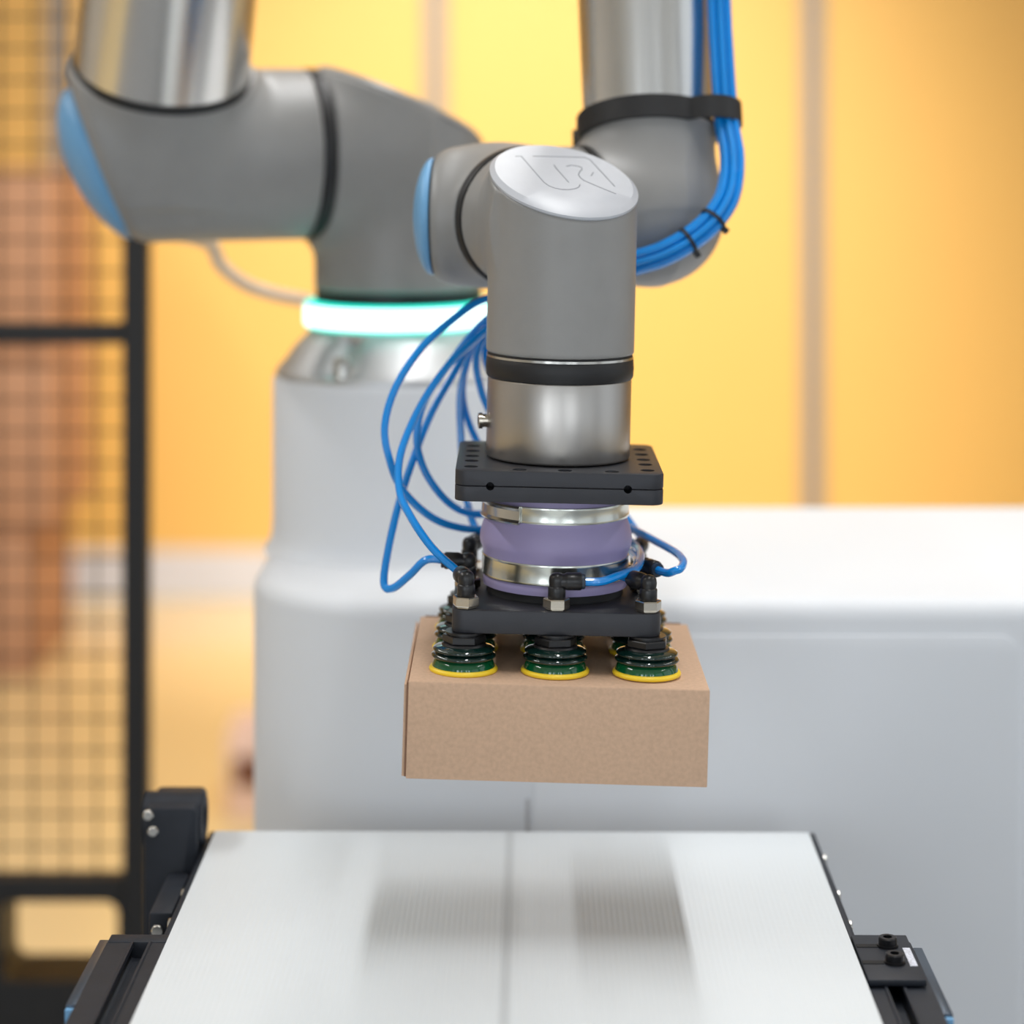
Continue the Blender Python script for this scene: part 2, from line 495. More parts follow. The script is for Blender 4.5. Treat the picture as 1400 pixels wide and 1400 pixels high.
def housing(name, o, m, b, R, main_end, branch_end, h, lid_mat, k=0.014, lid=True, slope=0.44, off=0.54, parent=arm, lid_name='lid', ext=0.0, thick=None, cutk=0.003, lid_scale=1.0, lid_shift=0.0):
    """housing with joint at -m*main_end and at b*branch_end and a slanted lid on the +m side"""
    o_, m_, b_ = np.array(o), np.array(m), np.array(b)
    cutz = off * R + ext
    nrm = m_ - slope * b_; ln = np.linalg.norm(nrm)
    def f(p):
        d = smin(sd_cyl(p, o_, m_, R, -main_end, 2 * R), sd_cyl(p, o_, b_, R, 0.0, branch_end), k)
        pl = ((p - o_) @ nrm - cutz) / ln
        return smax(d, pl, cutk)
    pts = [o_ + m_ * a + b_ * c for a, c in ((-main_end, 0), (1.2 * R + ext, 0), (0, branch_end), (1.2 * R + ext, -R))]
    lo = np.min(pts, 0) - R * 1.15; hi = np.max(pts, 0) + R * 1.15
    part = obj(name, surface(f, lo, hi, h), 'robot_grey', parent, angle=None)
    if lid:
        x = Vector(b_); M = axis_matrix(Vector(o_), Vector(m_), x)
        r = R
        prof = [(r - 0.0004, -0.001), (r + 0.0004, 0.0), (r + 0.0004, 0.0012), (r * 0.94, 0.0035 * R / 0.0424), (r * 0.5, 0.0037 * R / 0.0424), (0, 0.0038 * R / 0.0424)]
        if thick: prof = [(r - 0.0004, -0.001), (r + 0.0003, 0.0)] + [(r * math.cos(PI / 2 * i / 12), 0.001 + (thick - 0.001) * math.sin(PI / 2 * i / 12) ** 1.25) for i in range(13)]
        V, F = lathe(prof, 72)
        if thick: V = [(a * lid_scale - lid_shift * R, c * lid_scale, d) for a, c, d in V]
        V = [(a, c, d + slope * a + cutz) for a, c, d in V]
        l = obj(lid_name, xf((V, F), M), lid_mat, parent, angle=30 if not thick else 50)
        return part, l
    return part, None

def ring(name, o, d, prof, m='rubber_black', parent=arm, seg=72):
    return obj(name, xf(lathe(prof, seg, True), axis_matrix(Vector(o), d)), m, parent)

def seal(name, o, d, R, w, parent=arm, m='rubber_black'):
    return ring(name, o, d, [(R - 0.006, -w / 2), (R - 0.0002, -w / 2), (R + 0.0004, -w / 2 + 0.001), (R + 0.0004, w / 2 - 0.001), (R - 0.0002, w / 2), (R - 0.006, w / 2)], m, parent)

# base foot: aluminium flange with bolt pockets
foot_prof = [(0, 1.0781), (0.0915, 1.0781), (0.0915, 1.081), (0.0905, 1.083), (0.0845, 1.0895), (0.0775, 1.0995), (0.0715, 1.1055), (0.067, 1.110), (0.0665, 1.1135), (0, 1.1135)]
V, F = lathe([(r, z - 1.0781) for r, z in foot_prof], 96)
Vn = []
for x_, y_, z_ in V:
    a = math.atan2(y_, x_); r = math.hypot(x_, y_)
    pocket = max(0, math.cos(4 * (a - math.radians(62)))) ** 6
    if 0.004 < z_ < 0.030 and r > 0.03: r *= 1 - 0.13 * pocket
    Vn.append((r * math.cos(a), r * math.sin(a), z_))
ft = obj('base_foot', (Vn, F), 'cast_aluminium', arm, local=True, angle=60)
for a in (62, 152, 242, 332):
    aa = math.radians(a)
    M = Matrix.Translation((0.078 * math.cos(aa), 0.078 * math.sin(aa), 0.0))
    obj('bolt', xf(lathe([(0, 0.002), (0.0065, 0.002), (0.0065, 0.018), (0.0058, 0.019), (0.0035, 0.019), (0.0035, 0.014), (0, 0.014)], 20), M), 'steel', ft, local=True)
lr_prof = [(0.060, 1.1155), (0.0702, 1.1155), (0.0708, 1.118), (0.0708, 1.129), (0.0702, 1.1313), (0.060, 1.1313)]
lre = [(0.060, -0.0020), (0.0682, -0.0020), (0.0697, -0.0008), (0.0702, 0.0), (0.060, 0.0)]
lr = obj('light_ring', xf(lathe(lr_prof, 96, True), Matrix.Translation((BX, BY, 0))), 'ring_glow', arm)
obj('diffuser_edge', xf(lathe(lre, 96, True), Matrix.Translation((BX, BY, 1.1155))), 'ring_edge_glow', lr)
obj('diffuser_edge', xf(lathe([(r, -z) for r, z in reversed(lre)], 96, True), Matrix.Translation((BX, BY, 1.1313))), 'ring_edge_glow', lr)
obj('base_seal', xf(lathe([(0.05, 1.1333), (0.0622, 1.1333), (0.0622, 1.1415), (0.05, 1.1415)], 72, True), Matrix.Translation((BX, BY, 0))), 'rubber_black', arm)

housing('shoulder_housing', S0, Zv, uu, Rb, S0.z - 1.1415, 0.0640, 0.0024, 'robot_grey', k=0.02, lid_name='shoulder_lid')
seal('joint_seal', S0 + uu * 0.0690, uu, Rb, 0.0095)
housing('upper_arm_housing', E0, uu, up1, Rb, 0.185 - 0.0740, 0.0665, 0.0024, 'robot_blue', k=0.02, lid_name='upper_arm_lid', ext=0.006, thick=0.025, cutk=0.012, lid_scale=0.86, lid_shift=0.11)
seal('joint_seal', E0 + up1 * 0.0685, up1, Rb, 0.0065)
def tube_prof(R0, R1, L): return [(R0 - 0.004, 0), (R0 - 0.0008, 0), (R0, 0.0008), (R1, L - 0.0008), (R1 - 0.0008, L), (R1 - 0.004, L)]
obj('upper_arm_tube', xf(lathe(tube_prof(0.0618, 0.0575, 0.425 - 0.0715 - 0.07), 72), axis_matrix(E0 + up1 * 0.0715, up1)), 'polished_aluminium', arm)
seal('joint_seal', U1 - up1 * 0.0685, up1, 0.0575, 0.005)
housing('elbow_housing', U1, -uu, -up1, 0.0575, 0.09, 0.066, 0.004, 'robot_blue', k=0.02, lid=False, slope=0, off=0.62)
# elbow side of the forearm
dE = (F1 - U1)
seal('joint_seal', U1 - uu * 0.125, uu, 0.054, 0.006)
bc = dE.dot(-uu)
housing('forearm_housing', F1, uu, -fw, 0.050, min(0.12, bc - 0.128) if False else 0.045, 0.066, 0.004, 'robot_grey', k=0.02, lid=False, slope=0, off=0.98)
obj('elbow_link', xf(lathe([(0, -0.001), (0.054, -0.001), (0.054, bc - 0.128 - 0.045), (0, bc - 0.128 - 0.045)], 64), axis_matrix(U1 - uu * 0.128, -uu)), 'robot_grey', arm)
seal('joint_seal', F1 - fw * 0.0685, fw, 0.049, 0.005)
obj('forearm_tube', xf(lathe(tube_prof(0.0413, 0.0462, 0.392 - 0.058 - 0.071), 72), axis_matrix(Cc + fw * 0.058, fw)), 'polished_aluminium', arm)

# wrist 1 end of the forearm: smooth round elbow
def f_elbow(p):
    q = p - np.array(Cc)
    a = sd_cyl(p, np.array(Cc), np.array(fw), Rw, 0.0, 0.0555)
    b = sd_cyl(p, np.array(Cc), np.array(uu), Rw, 0.0, 0.0435)
    s_ = np.linalg.norm(q, axis=-1) - Rw * 1.002
    return smin(smin(a, s_, 0.006), smin(b, s_, 0.006), 0.016)
pts = np.array([Cc, Cc + fw * 0.058, Cc + uu * 0.05])
obj('forearm_elbow', surface(f_elbow, pts.min(0) - 0.05, pts.max(0) + 0.05, 0.0016), 'robot_grey', arm, angle=None)
seal('joint_seal', Cc + fw * 0.0568, fw, Rw - 0.0004, 0.002)
seal('joint_seal', Cc + uu * 0.0465, uu, Rw, 0.006)
# wrist 1 housing with the blue lid, wrist 2 housing with the engraved lid
housing('wrist_housing', Dc, uu, nn, Rw, 0.103 - 0.0495, 0.0432, 0.0016, 'robot_blue', k=0.012, lid_name='wrist_lid', ext=0.0195, thick=0.012, cutk=0.016, lid_scale=0.84)
seal('joint_seal', Dc + nn * 0.0482, nn, Rw + 0.0007, 0.0092)
_, lid = housing('tool_housing', Ac, tz, -nn, Rw, 0.134 - 0.0600, 0.111 - 0.0530, 0.0013, 'robot_lid', k=0.012, lid_name='tool_housing_lid')
seal('joint_seal_thin', Ac - tz * 0.0746, tz, Rw - 0.0012, 0.0016)
ring('steel_shim', TM @ Vector((0, 0, 0.0582)), tz, [(0.038, -0.0006), (0.0422, -0.0006), (0.0422, 0.0008), (0.038, 0.0008)], 'steel')
ring('rubber_band', TM @ Vector((0, 0, 0.0460)), tz, [(0.038, 0.0), (0.0414, 0.0), (0.0422, 0.0012), (0.0425, 0.006), (0.0422, 0.0108), (0.0417, 0.0115), (0.038, 0.0115)])
fl = ring('tool_flange', TM @ Vector((0, 0, 0.0)), tz, [(0.0, 0.0006), (0.0402, 0.0006), (0.0410, 0.0012), (0.0413, 0.0020), (0.0413, 0.0450), (0.0408, 0.0459), (0.0, 0.0459)], 'aluminium')
ring('cable_socket', TM @ Vector((-0.0395, -0.004, 0.0205)), Vector((-1, -0.1, 0)), [(0, 0), (0.0038, 0), (0.0038, 0.0040), (0.0046, 0.0042), (0.0046, 0.0062), (0.0040, 0.0066), (0.0028, 0.0066), (0.0028, 0.0040), (0, 0.0040)], 'nickel', fl, 24)

# engraved mark on the lid: thin inlaid lines, coordinates in the plan of the lid
lid_lines = [
 [(-0.0282, 0.016), (-0.0247, 0.0177), (-0.0181, 0.0025), (-0.0117, -0.0116), (-0.0087, -0.0154), (-0.005, -0.017), (-0.0012, -0.017), (0.0025, -0.0158), (0.006, -0.0133), (0.0083, -0.0104), (0.0091, -0.0066)],
 [(-0.018, 0.0203), (-0.0029, 0.0256), (0.0127, 0.031), (0.0158, 0.0288), (0.0226, 0.0136), (0.0293, -0.0012)],
 [(-0.0057, 0.0133), (-0.0045, 0.0094), (0.0027, -0.0067)],
 [(0.0014, 0.0143), (0.0046, 0.0169), (0.0078, 0.0172), (0.0103, 0.0166), (0.0106, 0.0138), (0.0092, 0.0097), (0.0084, 0.0059), (0.0093, 0.0026), (0.0117, -0.0008), (0.0203, -0.0057), (0.0295, -0.0103)],
 [(0.0172, 0.0125), (0.0157, 0.0069)]]
lz = Ac.z + 0.54 * Rw
def lid_pt(x, y, d):
    r = math.hypot(x, y) / Rw
    dome = 0.0038 - 0.0001 * min(1, r / 0.5) if r < 0.5 else 0.0037 - 0.0002 * (r - 0.5) / 0.44
    q = TM.to_3x3() @ Vector((x, y, 0))
    return Ac + q + tz * (0.54 * Rw - 0.44 * q.dot(nn) + dome + d)
eng = []
for ln in lid_lines:
    w = 0.00030
    L3 = [Vector((a, b, 0)) for a, b in ln]
    V, F = [], []
    for i, p in enumerate(L3):
        t_ = (L3[min(i + 1, len(L3) - 1)] - L3[max(i - 1, 0)]).normalized(); s_ = Vector((-t_.y, t_.x, 0))
        for q in (p + s_ * w, p - s_ * w):
            V.append(tuple(lid_pt(q.x, q.y, 0.00012)))
        for q in (p + s_ * w, p - s_ * w):
            V.append(tuple(lid_pt(q.x, q.y, -0.0006)))
    for i in range(len(L3) - 1):
        a, b = 4 * i, 4 * i + 4
        F += [(a, a + 1, b + 1, b), (a, b, b + 2, a + 2), (a + 1, a + 3, b + 3, b + 1)]
    eng.append((V, F))
e = obj('engraved_mark', join(*eng), 'engraving', lid, smooth=False)
e['label'] = 'thin engraved letters U and R in a slanted shield outline'
obj('cable', sweep(spline([(-0.2638, 1.74, 1.1813), (-0.2356, 1.76, 1.1723), (-0.2272, 1.77, 1.1547), (-0.2090, 1.775, 1.1395), (-0.1861, 1.775, 1.1314), (-0.1618, 1.76, 1.1281), (-0.1403, 1.74, 1.1241)]), 0.0055, 10), 'cable_pale', arm)['label'] = 'pale cable sagging behind the shoulder'

# ================================================================== VACUUM GRIPPER (local frame of the flange, z = 0 at its underside)
gr = thing('vacuum_gripper', 'black plate vacuum gripper with purple bellows and nine suction cups', 'gripper', TO, (0, TILT, 0))
PH = 0.0574
def cut(target, cutters):
    """boolean difference applied at once"""
    co = obj('cutter', join(*cutters), 'hole_black')
    md = target.modifiers.new('holes', 'BOOLEAN'); md.operation = 'DIFFERENCE'; md.solver = 'EXACT'; md.object = co
    dg = bpy.context.evaluated_depsgraph_get(); dg.update()
    me = bpy.data.meshes.new_from_object(target.evaluated_get(dg))
    target.modifiers.clear(); target.data = me
    bpy.data.objects.remove(co)
    me.polygons.foreach_set('use_smooth', [True] * len(me.polygons)); me.set_sharp_from_angle(angle=math.radians(35))
def cyl(o, d, r, L, seg=20): return xf(lathe([(0, 0), (r, 0), (r, L), (0, L)], seg), axis_matrix(Vector(o), d))

top_outline = rrect(-PH, PH, -PH, PH, (0.007,) * 4, 6)
upA = obj('upper_plate', prism(top_outline, -0.0084, 0.0, 0.0007, 2), 'anodised_black', None, angle=40)
upB = obj('clamp_plate', prism(top_outline, -0.0171, -0.0086, 0.0007, 2), 'anodised_black', None, angle=40)
TMi = TM
holes = []
side_holes = [(s * (PH - 0.0085), y, 0.0041) for s in (-1, 1) for y in (-0.043, -0.022, -0.004, 0.016, 0.036)]
for x_, y_, r_ in side_holes: holes.append(cyl((x_, y_, 0.002), (0, 0, -1), r_, 0.0095, 16))
for x_ in (-0.022, 0.003, 0.029): holes.append(cyl((x_, -PH + 0.0072, 0.002), (0, 0, -1), 0.0040, 0.0070, 20))
cut(upA, holes)
pin = [cyl((x_, -PH - 0.002, -0.0085), (0, 1, 0), 0.0023, 0.016, 16) for x_ in (-0.038, 0.0375)]
cut(upA, [cyl((x_, -PH - 0.002, -0.0085), (0, 1, 0), 0.0023, 0.016, 16) for x_ in (-0.038, 0.0375)])
cut(upB, pin)
for o in (upA, upB): o.parent = gr; WM[o] = TM
for x_ in (-0.022, 0.003, 0.029):
    obj('screw', xf(lathe([(0, -0.0048), (0.0036, -0.0048), (0.0036, -0.0012), (0.0032, -0.0008), (0.0019, -0.0008), (0.0019, -0.003), (0, -0.003)], 18), Matrix.Translation((x_, -PH + 0.0072, 0))), 'steel' if x_ != 0.003 else 'screw_black', upA, local=True)
for x_, y_, r_ in side_holes:
    obj('screw', xf(lathe([(0, -0.0074), (0.0038, -0.0074), (0.0038, -0.0034), (0.0018, -0.0034), (0.0018, -0.006), (0, -0.006)], 14), Matrix.Translation((x_, y_, 0))), 'screw_black', upA, local=True)

bel = [(0.030, -0.0172), (0.0398, -0.0172), (0.0402, -0.0190), (0.0402, -0.0328), (0.0408, -0.0345), (0.0424, -0.0390), (0.0434, -0.0432), (0.0436, -0.0466),
       (0.0431, -0.0492), (0.0420, -0.0515), (0.0417, -0.0535), (0.0410, -0.0555), (0.0405, -0.0580), (0.0405, -0.0668), (0.0412, -0.0676), (0.0414, -0.0694), (0.0412, -0.0718), (0.036, -0.0720), (0.030, -0.0720)]
obj('bellows', lathe(bel, 96, True), 'silicone_purple', gr, local=True, angle=40)
obj('gasket', lathe([(0.030, -0.0720), (0.0385, -0.0720), (0.0392, -0.0764), (0.030, -0.0764)], 72, True), 'gasket', gr, local=True)
def band(z0, z1, r, ang=0.0):
    b = obj('hose_clamp', lathe([(r - 0.0012, z0), (r - 0.0002, z0), (r + 0.0001, z0 + 0.0008), (r - 0.0001, z0 + 0.0016), (r - 0.0001, z1 - 0.0016), (r + 0.0001, z1 - 0.0008), (r - 0.0002, z1), (r - 0.0012, z1)], 96, True), 'zinc_band', gr, local=True, angle=60)
    return b
b1 = band(-0.0320, -0.0228, 0.0416)
# overlapping tongue of the upper clamp
V, F = [], []
a0, a1, n_ = math.radians(186), math.radians(240), 20
for i in range(n_ + 1):
    a = a0 + (a1 - a0) * i / n_; ca, sa = math.cos(a), math.sin(a)
    for r_, z_ in ((0.0417, -0.0330), (0.0436, -0.0330), (0.0441, -0.0320), (0.0432, -0.0305), (0.0430, -0.0255), (0.0440, -0.0239), (0.0434, -0.0227), (0.0417, -0.0227)):
        V.append((r_ * ca, r_ * sa, z_))
for i in range(n_):
    for k in range(8):
        F.append((i * 8 + k, (i + 1) * 8 + k, (i + 1) * 8 + (k + 1) % 8, i * 8 + (k + 1) % 8))
F += [tuple(range(8)), tuple(reversed(range(n_ * 8, n_ * 8 + 8)))]
obj('clamp_tongue', (V, F), 'steel', b1, local=True, angle=25)
b2 = band(-0.0660, -0.0545, 0.0421)

lp = obj('lower_plate', prism(rrect(-PH, PH, -PH, PH, (0.007,) * 4, 6), -0.0894, -0.0766, 0.0008, 2), 'anodised_black', gr, local=True, angle=40)

# suction cups
cup_prof = [(0.007, 0.0), (0.0115, 0.0), (0.0130, -0.0005), (0.0152, -0.0010), (0.0168, -0.0018), (0.0172, -0.0026), (0.0166, -0.0034), (0.0150, -0.0040),
            (0.0166, -0.0046), (0.0177, -0.0054), (0.0179, -0.0062), (0.0171, -0.0070), (0.0150, -0.0075)]
low_prof = [(0.0140, -0.0073), (0.0152, -0.0076), (0.0164, -0.0088), (0.0172, -0.0108), (0.0174, -0.0120), (0.014, -0.0122)]
lip_prof = [(0.0120, -0.0116), (0.0172, -0.0117), (0.0184, -0.0122), (0.0190, -0.0132), (0.0188, -0.0142), (0.0180, -0.0146), (0.0120, -0.0146)]
stem_prof = [(0, 0.0072), (0.0104, 0.0072), (0.0104, 0.0062), (0.0092, 0.0058), (0.0092, 0.0012), (0.0120, 0.0008), (0.0125, -0.0002), (0.0110, -0.0008), (0, -0.0008)]
zc = -0.0966
cup = None
for j, y_ in enumerate((-0.05, 0.0, 0.05)):
    for i, x_ in enumerate((-0.0505, 0.0, 0.0505)):
        if cup is None:
            cup = obj('suction_cup', lathe(cup_prof, 48), 'cup_green', gr, local=True, angle=70)
            cup.location = (x_, y_, zc)
            obj('skirt', lathe(low_prof, 48), 'cup_lower_green', cup, local=True, angle=70)
            obj('sealing_lip', lathe(lip_prof, 48, True), 'cup_lip', cup, local=True, angle=60)
            obj('stem', lathe(stem_prof, 6 * 4), 'fitting_black', cup, local=True, angle=30)
            obj('hex_collar', lathe([(0.004, 0.0012), (0.0116, 0.0012), (0.0120, 0.0017), (0.0120, 0.0046), (0.0116, 0.0052), (0.004, 0.0052)], 6, True), 'fitting_black', cup, local=True, angle=20)
        else:
            copy_part(cup, gr, (x_, y_, zc), 0.2 * i)

# push-in elbow fittings, one for each cup on the rim
nut = [(0, 0.0), (0.0058, 0.0), (0.0062, 0.0004), (0.0062, 0.0008), (0.0072, 0.0012), (0.0074, 0.0018), (0.0074, 0.0058), (0.0070, 0.0064), (0.0050, 0.0066), (0, 0.0066)]
def elbow_body():
    v = lathe([(0, 0.0062), (0.0044, 0.0062), (0.0049, 0.0068), (0.0049, 0.0122), (0.0046, 0.0128), (0.0042, 0.0130), (0.0044, 0.0140), (0.0046, 0.0158), (0.0042, 0.0182), (0.0030, 0.0198), (0, 0.0206)], 24)
    hz = xf(lathe([(0, 0.0), (0.0040, 0.0), (0.0042, 0.0040), (0.0047, 0.0050), (0.0049, 0.0056), (0.0049, 0.0128), (0.0045, 0.0135), (0, 0.0135)], 24), axis_matrix(Vector((0, 0, 0.0156)), Vector((1, 0, 0))))
    return join(v, hz)
spots = [(-0.050, -0.0505, 104), (0.0, -0.0505, 4), (0.0505, -0.0505, 128), (-0.050, 0.0, 178), (0.0505, 0.0, -60), (-0.050, 0.05, 70), (0.0, 0.05, 95), (0.0505, 0.05, 80)]
fit = None
FIT = []
for x_, y_, a_ in spots:
    a_ = math.radians(a_)
    if fit is None:
        fit = obj('air_fitting', elbow_body(), 'fitting_black', gr, local=True, angle=40)
        fit.location = (x_, y_, -0.0766); fit.rotation_euler = (0, 0, a_)
        nv, nf = lathe(nut, 6); obj('hex_nut', (nv, nf), 'nickel', fit, local=True, smooth=False)
        obj('release_collar', xf(lathe([(0.0022, 0.0134), (0.0041, 0.0134), (0.0043, 0.0146), (0.0040, 0.0154), (0.0022, 0.0154)], 20, True), axis_matrix(Vector((0, 0, 0.0156)), Vector((1, 0, 0)))), 'fitting_collar', fit, local=True)
    else:
        copy_part(fit, gr, (x_, y_, -0.0766), a_)
    d = Vector((math.cos(a_), math.sin(a_), 0))
    base = Vector((x_, y_, -0.0766 + 0.0156))
    FIT.append((TM @ (base + d * 0.0115), TM @ (base + d * 0.024)))

# ================================================================== CARDBOARD BOX (held by the cups)
CB = TM @ Vector((0.0012, 0.0, -0.1114))
BT = math.radians(1.7)
W2, D2, HH = 0.0818, 0.079, 0.0525
cb = thing('cardboard_box', 'flat brown cardboard box hanging from the yellow suction cups', 'box', CB - Vector((0, 0, HH)), (0, BT, 0))
WM[cb] = Matrix.Translation(CB) @ Matrix.Rotation(BT, 4, 'Y') @ Matrix.Translation((0, 0, -HH))
cb.location = WM[cb].to_translation()
tk = 0.0016
def cbx(name, *a, m='cardboard', b=0.0005):
    return obj(name, box(*a, b, 2), m, cb, local=True, angle=40)
cbx('base', -W2 + tk, W2 - tk, -D2 + tk, D2 - tk, 0, tk)
cbx('front_wall', -W2 + 0.0012, W2, -D2, -D2 + tk, 0, HH - 0.0004)
cbx('back_wall', -W2 + tk, W2 - tk, D2 - tk, D2, 0, HH - tk)
cbx('side_wall', W2 - tk, W2, -D2 + tk, D2, 0, HH - tk)
cbx('side_wall', -W2 + tk * 0.9, -W2 + tk * 1.9, -D2 + tk, D2, 0, HH - tk)
lidp = cbx('lid', -W2 + 0.0012, W2, -D2 + 0.0002, D2 + 0.0006, HH - tk, HH, b=0.0007)
cbx('tuck_flap', -W2 - 0.0012, -W2 + 0.0004, -D2 + 0.0022, D2 - 0.004, 0.0006, HH - 0.0022)
cbx('flap_edge', -W2 + 0.0002, -W2 + 0.0012, -D2 + 0.0010, -D2 + 0.006, 0.0008, HH - 0.0006, m='cardboard_edge', b=0.0002)
cbx('thumb_notch', -W2 + 0.004, -W2 + 0.022, D2 + 0.0002, D2 + 0.0012, HH - 0.0022, HH + 0.0006, m='cardboard_edge', b=0.0002)
cbx('thumb_notch', W2 - 0.022, W2 - 0.004, D2 + 0.0002, D2 + 0.0012, HH - 0.0022, HH + 0.0006, m='cardboard_edge', b=0.0002)

# ================================================================== AIR HOSES
bundle = [(0.1300, 1.5120, 1.6350), (0.1315, 1.4910, 1.5500), (0.1320, 1.4700, 1.4692), (0.1318, 1.4550, 1.4014), (0.1320, 1.4450, 1.3446), (0.1330, 1.4350, 1.3070), (0.1345, 1.4230, 1.2700), (0.1370, 1.4090, 1.2450), (0.1332, 1.3950, 1.2228), (0.1230, 1.3870, 1.2074), (0.1093, 1.3830, 1.1959), (0.0913, 1.3810, 1.1862), (0.0713, 1.3820, 1.1799), (0.0448, 1.3880, 1.1693), (0.0180, 1.3920, 1.1586), (-0.0045, 1.3880, 1.1482)]
bundle = [Vector(b) for b in bundle]
def bundle_off(a, b, spread_top=1.0):
    out = []
    for i, p in enumerate(bundle):
        t_ = (bundle[min(i + 1, len(bundle) - 1)] - bundle[max(i - 1, 0)]).normalized()
        e1 = (Vector((0, -1, 0)) - t_ * Vector((0, -1, 0)).dot(t_)).normalized(); e2 = t_.cross(e1)
        out.append(p + e1 * a + e2 * b)
    return out
q = 0.0049
offs = [(0, 0)] + [(1.16 * q * math.cos(2 * PI * k / 7), 1.16 * q * math.sin(2 * PI * k / 7)) for k in range(7)]
T = lambda x, y, z: TM @ Vector((x, y, z))
F_ = lambda i: [FIT[i][1], FIT[i][0]]
routes = {
 'frontleft': [(-0.0222, 1.3750, 1.1351), (-0.0388, 1.3600, 1.1203), (-0.0546, 1.3450, 1.0978), (-0.0650, 1.3250, 1.0734), (-0.0648, 1.3050, 1.0553), (-0.0577, 1.2900, 1.0427), (-0.0450, 1.2800, 1.0268)] + F_(0),
 'outer': [(-0.0200, 1.3800, 1.1578), (-0.0354, 1.3700, 1.1480), (-0.0543, 1.3550, 1.1318), (-0.0690, 1.3450, 1.1095), (-0.0751, 1.3380, 1.0874), (-0.0719, 1.3350, 1.0676), (-0.0648, 1.3400, 1.0499), (-0.0486, 1.3480, 1.0325), (-0.0312, 1.3580, 1.0240), (-0.0120, 1.3680, 1.0215), (0.025, 1.376, 1.0225), (0.0586, 1.3720, 1.0245), (0.0725, 1.3620, 1.0222), (0.0860, 1.3370, 1.0192), (0.0945, 1.3130, 1.0180), (0.0975, 1.2930, 1.0172), (0.0955, 1.2800, 1.0155), (0.0915, 1.2765, 1.0145)] + F_(4),
 'inner': [(-0.0201, 1.3850, 1.1422), (-0.0378, 1.3750, 1.1209), (-0.0523, 1.3650, 1.0997), (-0.0571, 1.3600, 1.0780), (-0.0524, 1.3600, 1.0579), (-0.0401, 1.3630, 1.0400), (-0.0269, 1.3700, 1.0310), (-0.0100, 1.3760, 1.0290), (0.025, 1.3730, 1.0290), (0.0600, 1.3520, 1.0230), (0.0725, 1.3220, 1.0195), (0.0733, 1.2920, 1.0185), (0.0690, 1.2680, 1.0170), (0.0580, 1.2560, 1.0155)] + F_(1),
 'low': [(-0.0216, 1.3900, 1.1364), (-0.0350, 1.3850, 1.1144), (-0.0483, 1.3750, 1.0917), (-0.0594, 1.3600, 1.0646), (-0.0673, 1.3450, 1.0400), (-0.0729, 1.3300, 1.0147), (-0.0745, 1.3200, 0.9983), (-0.0690, 1.3140, 0.9970), (-0.0590, 1.3070, 1.0060)] + F_(3),
 'far': [(-0.0181, 1.4000, 1.1418), (-0.0265, 1.4100, 1.1217), (-0.0320, 1.4100, 1.0987), (-0.0316, 1.4050, 1.0717), (-0.0288, 1.3990, 1.0400), (-0.024, 1.388, 1.022)] + F_(5),
 'small': [(-0.0144, 1.3900, 1.1395), (-0.0217, 1.4000, 1.1227), (-0.0204, 1.4000, 1.1068), (-0.0127, 1.3980, 1.0868), (0.0091, 1.3950, 1.0555), (0.022, 1.390, 1.030)] + F_(6),
 'back': [(-0.0120, 1.3980, 1.1400), (-0.0150, 1.4080, 1.1150), (0.010, 1.4080, 1.0850), (0.045, 1.402, 1.058), (0.066, 1.392, 1.030), ] + F_(7),
 'side': [(-0.0160, 1.4020, 1.1430), (-0.0270, 1.4140, 1.1220), (-0.0300, 1.4150, 1.0900), (-0.012, 1.408, 1.055), (0.030, 1.392, 1.030), (0.0635, 1.366, 1.0130), (0.0725, 1.330, 1.0120), (0.0700, 1.295, 1.0125), (0.063, 1.276, 1.0130)] + F_(2),
}
hl = {
 'frontleft': 'blue air hose plugged into the fitting on the front left plate corner',
 'outer': 'blue air hose with the widest left loop, ending at the right side fitting',
 'inner': 'blue air hose curving around the purple bellows to the middle front fitting',
 'low': 'blue air hose hanging lowest on the left, rising to the side fitting',
 'far': 'blue air hose dropping behind the left edge of the upper plate',
 'small': 'short blue air hose curling behind the aluminium flange to the rear',
 'back': 'blue air hose running down behind the gripper to its rear right corner',
 'side': 'blue air hose reaching the fitting on the front right plate corner',
}
for (k_, r_), of in zip(routes.items(), offs):
    bo = bundle_off(*of)
    if k_ == 'outer': bo[-1].z += 0.013; bo[-2].z += 0.006; bo[-1].y += 0.004
    pth = bo + [Vector(p) for p in r_]
    o = obj('air_hose', sweep(spline(pth, 9), 0.0023, 10), 'hose_blue')
    tag(o, hl[k_], 'hose', 'blue air hoses of the gripper')

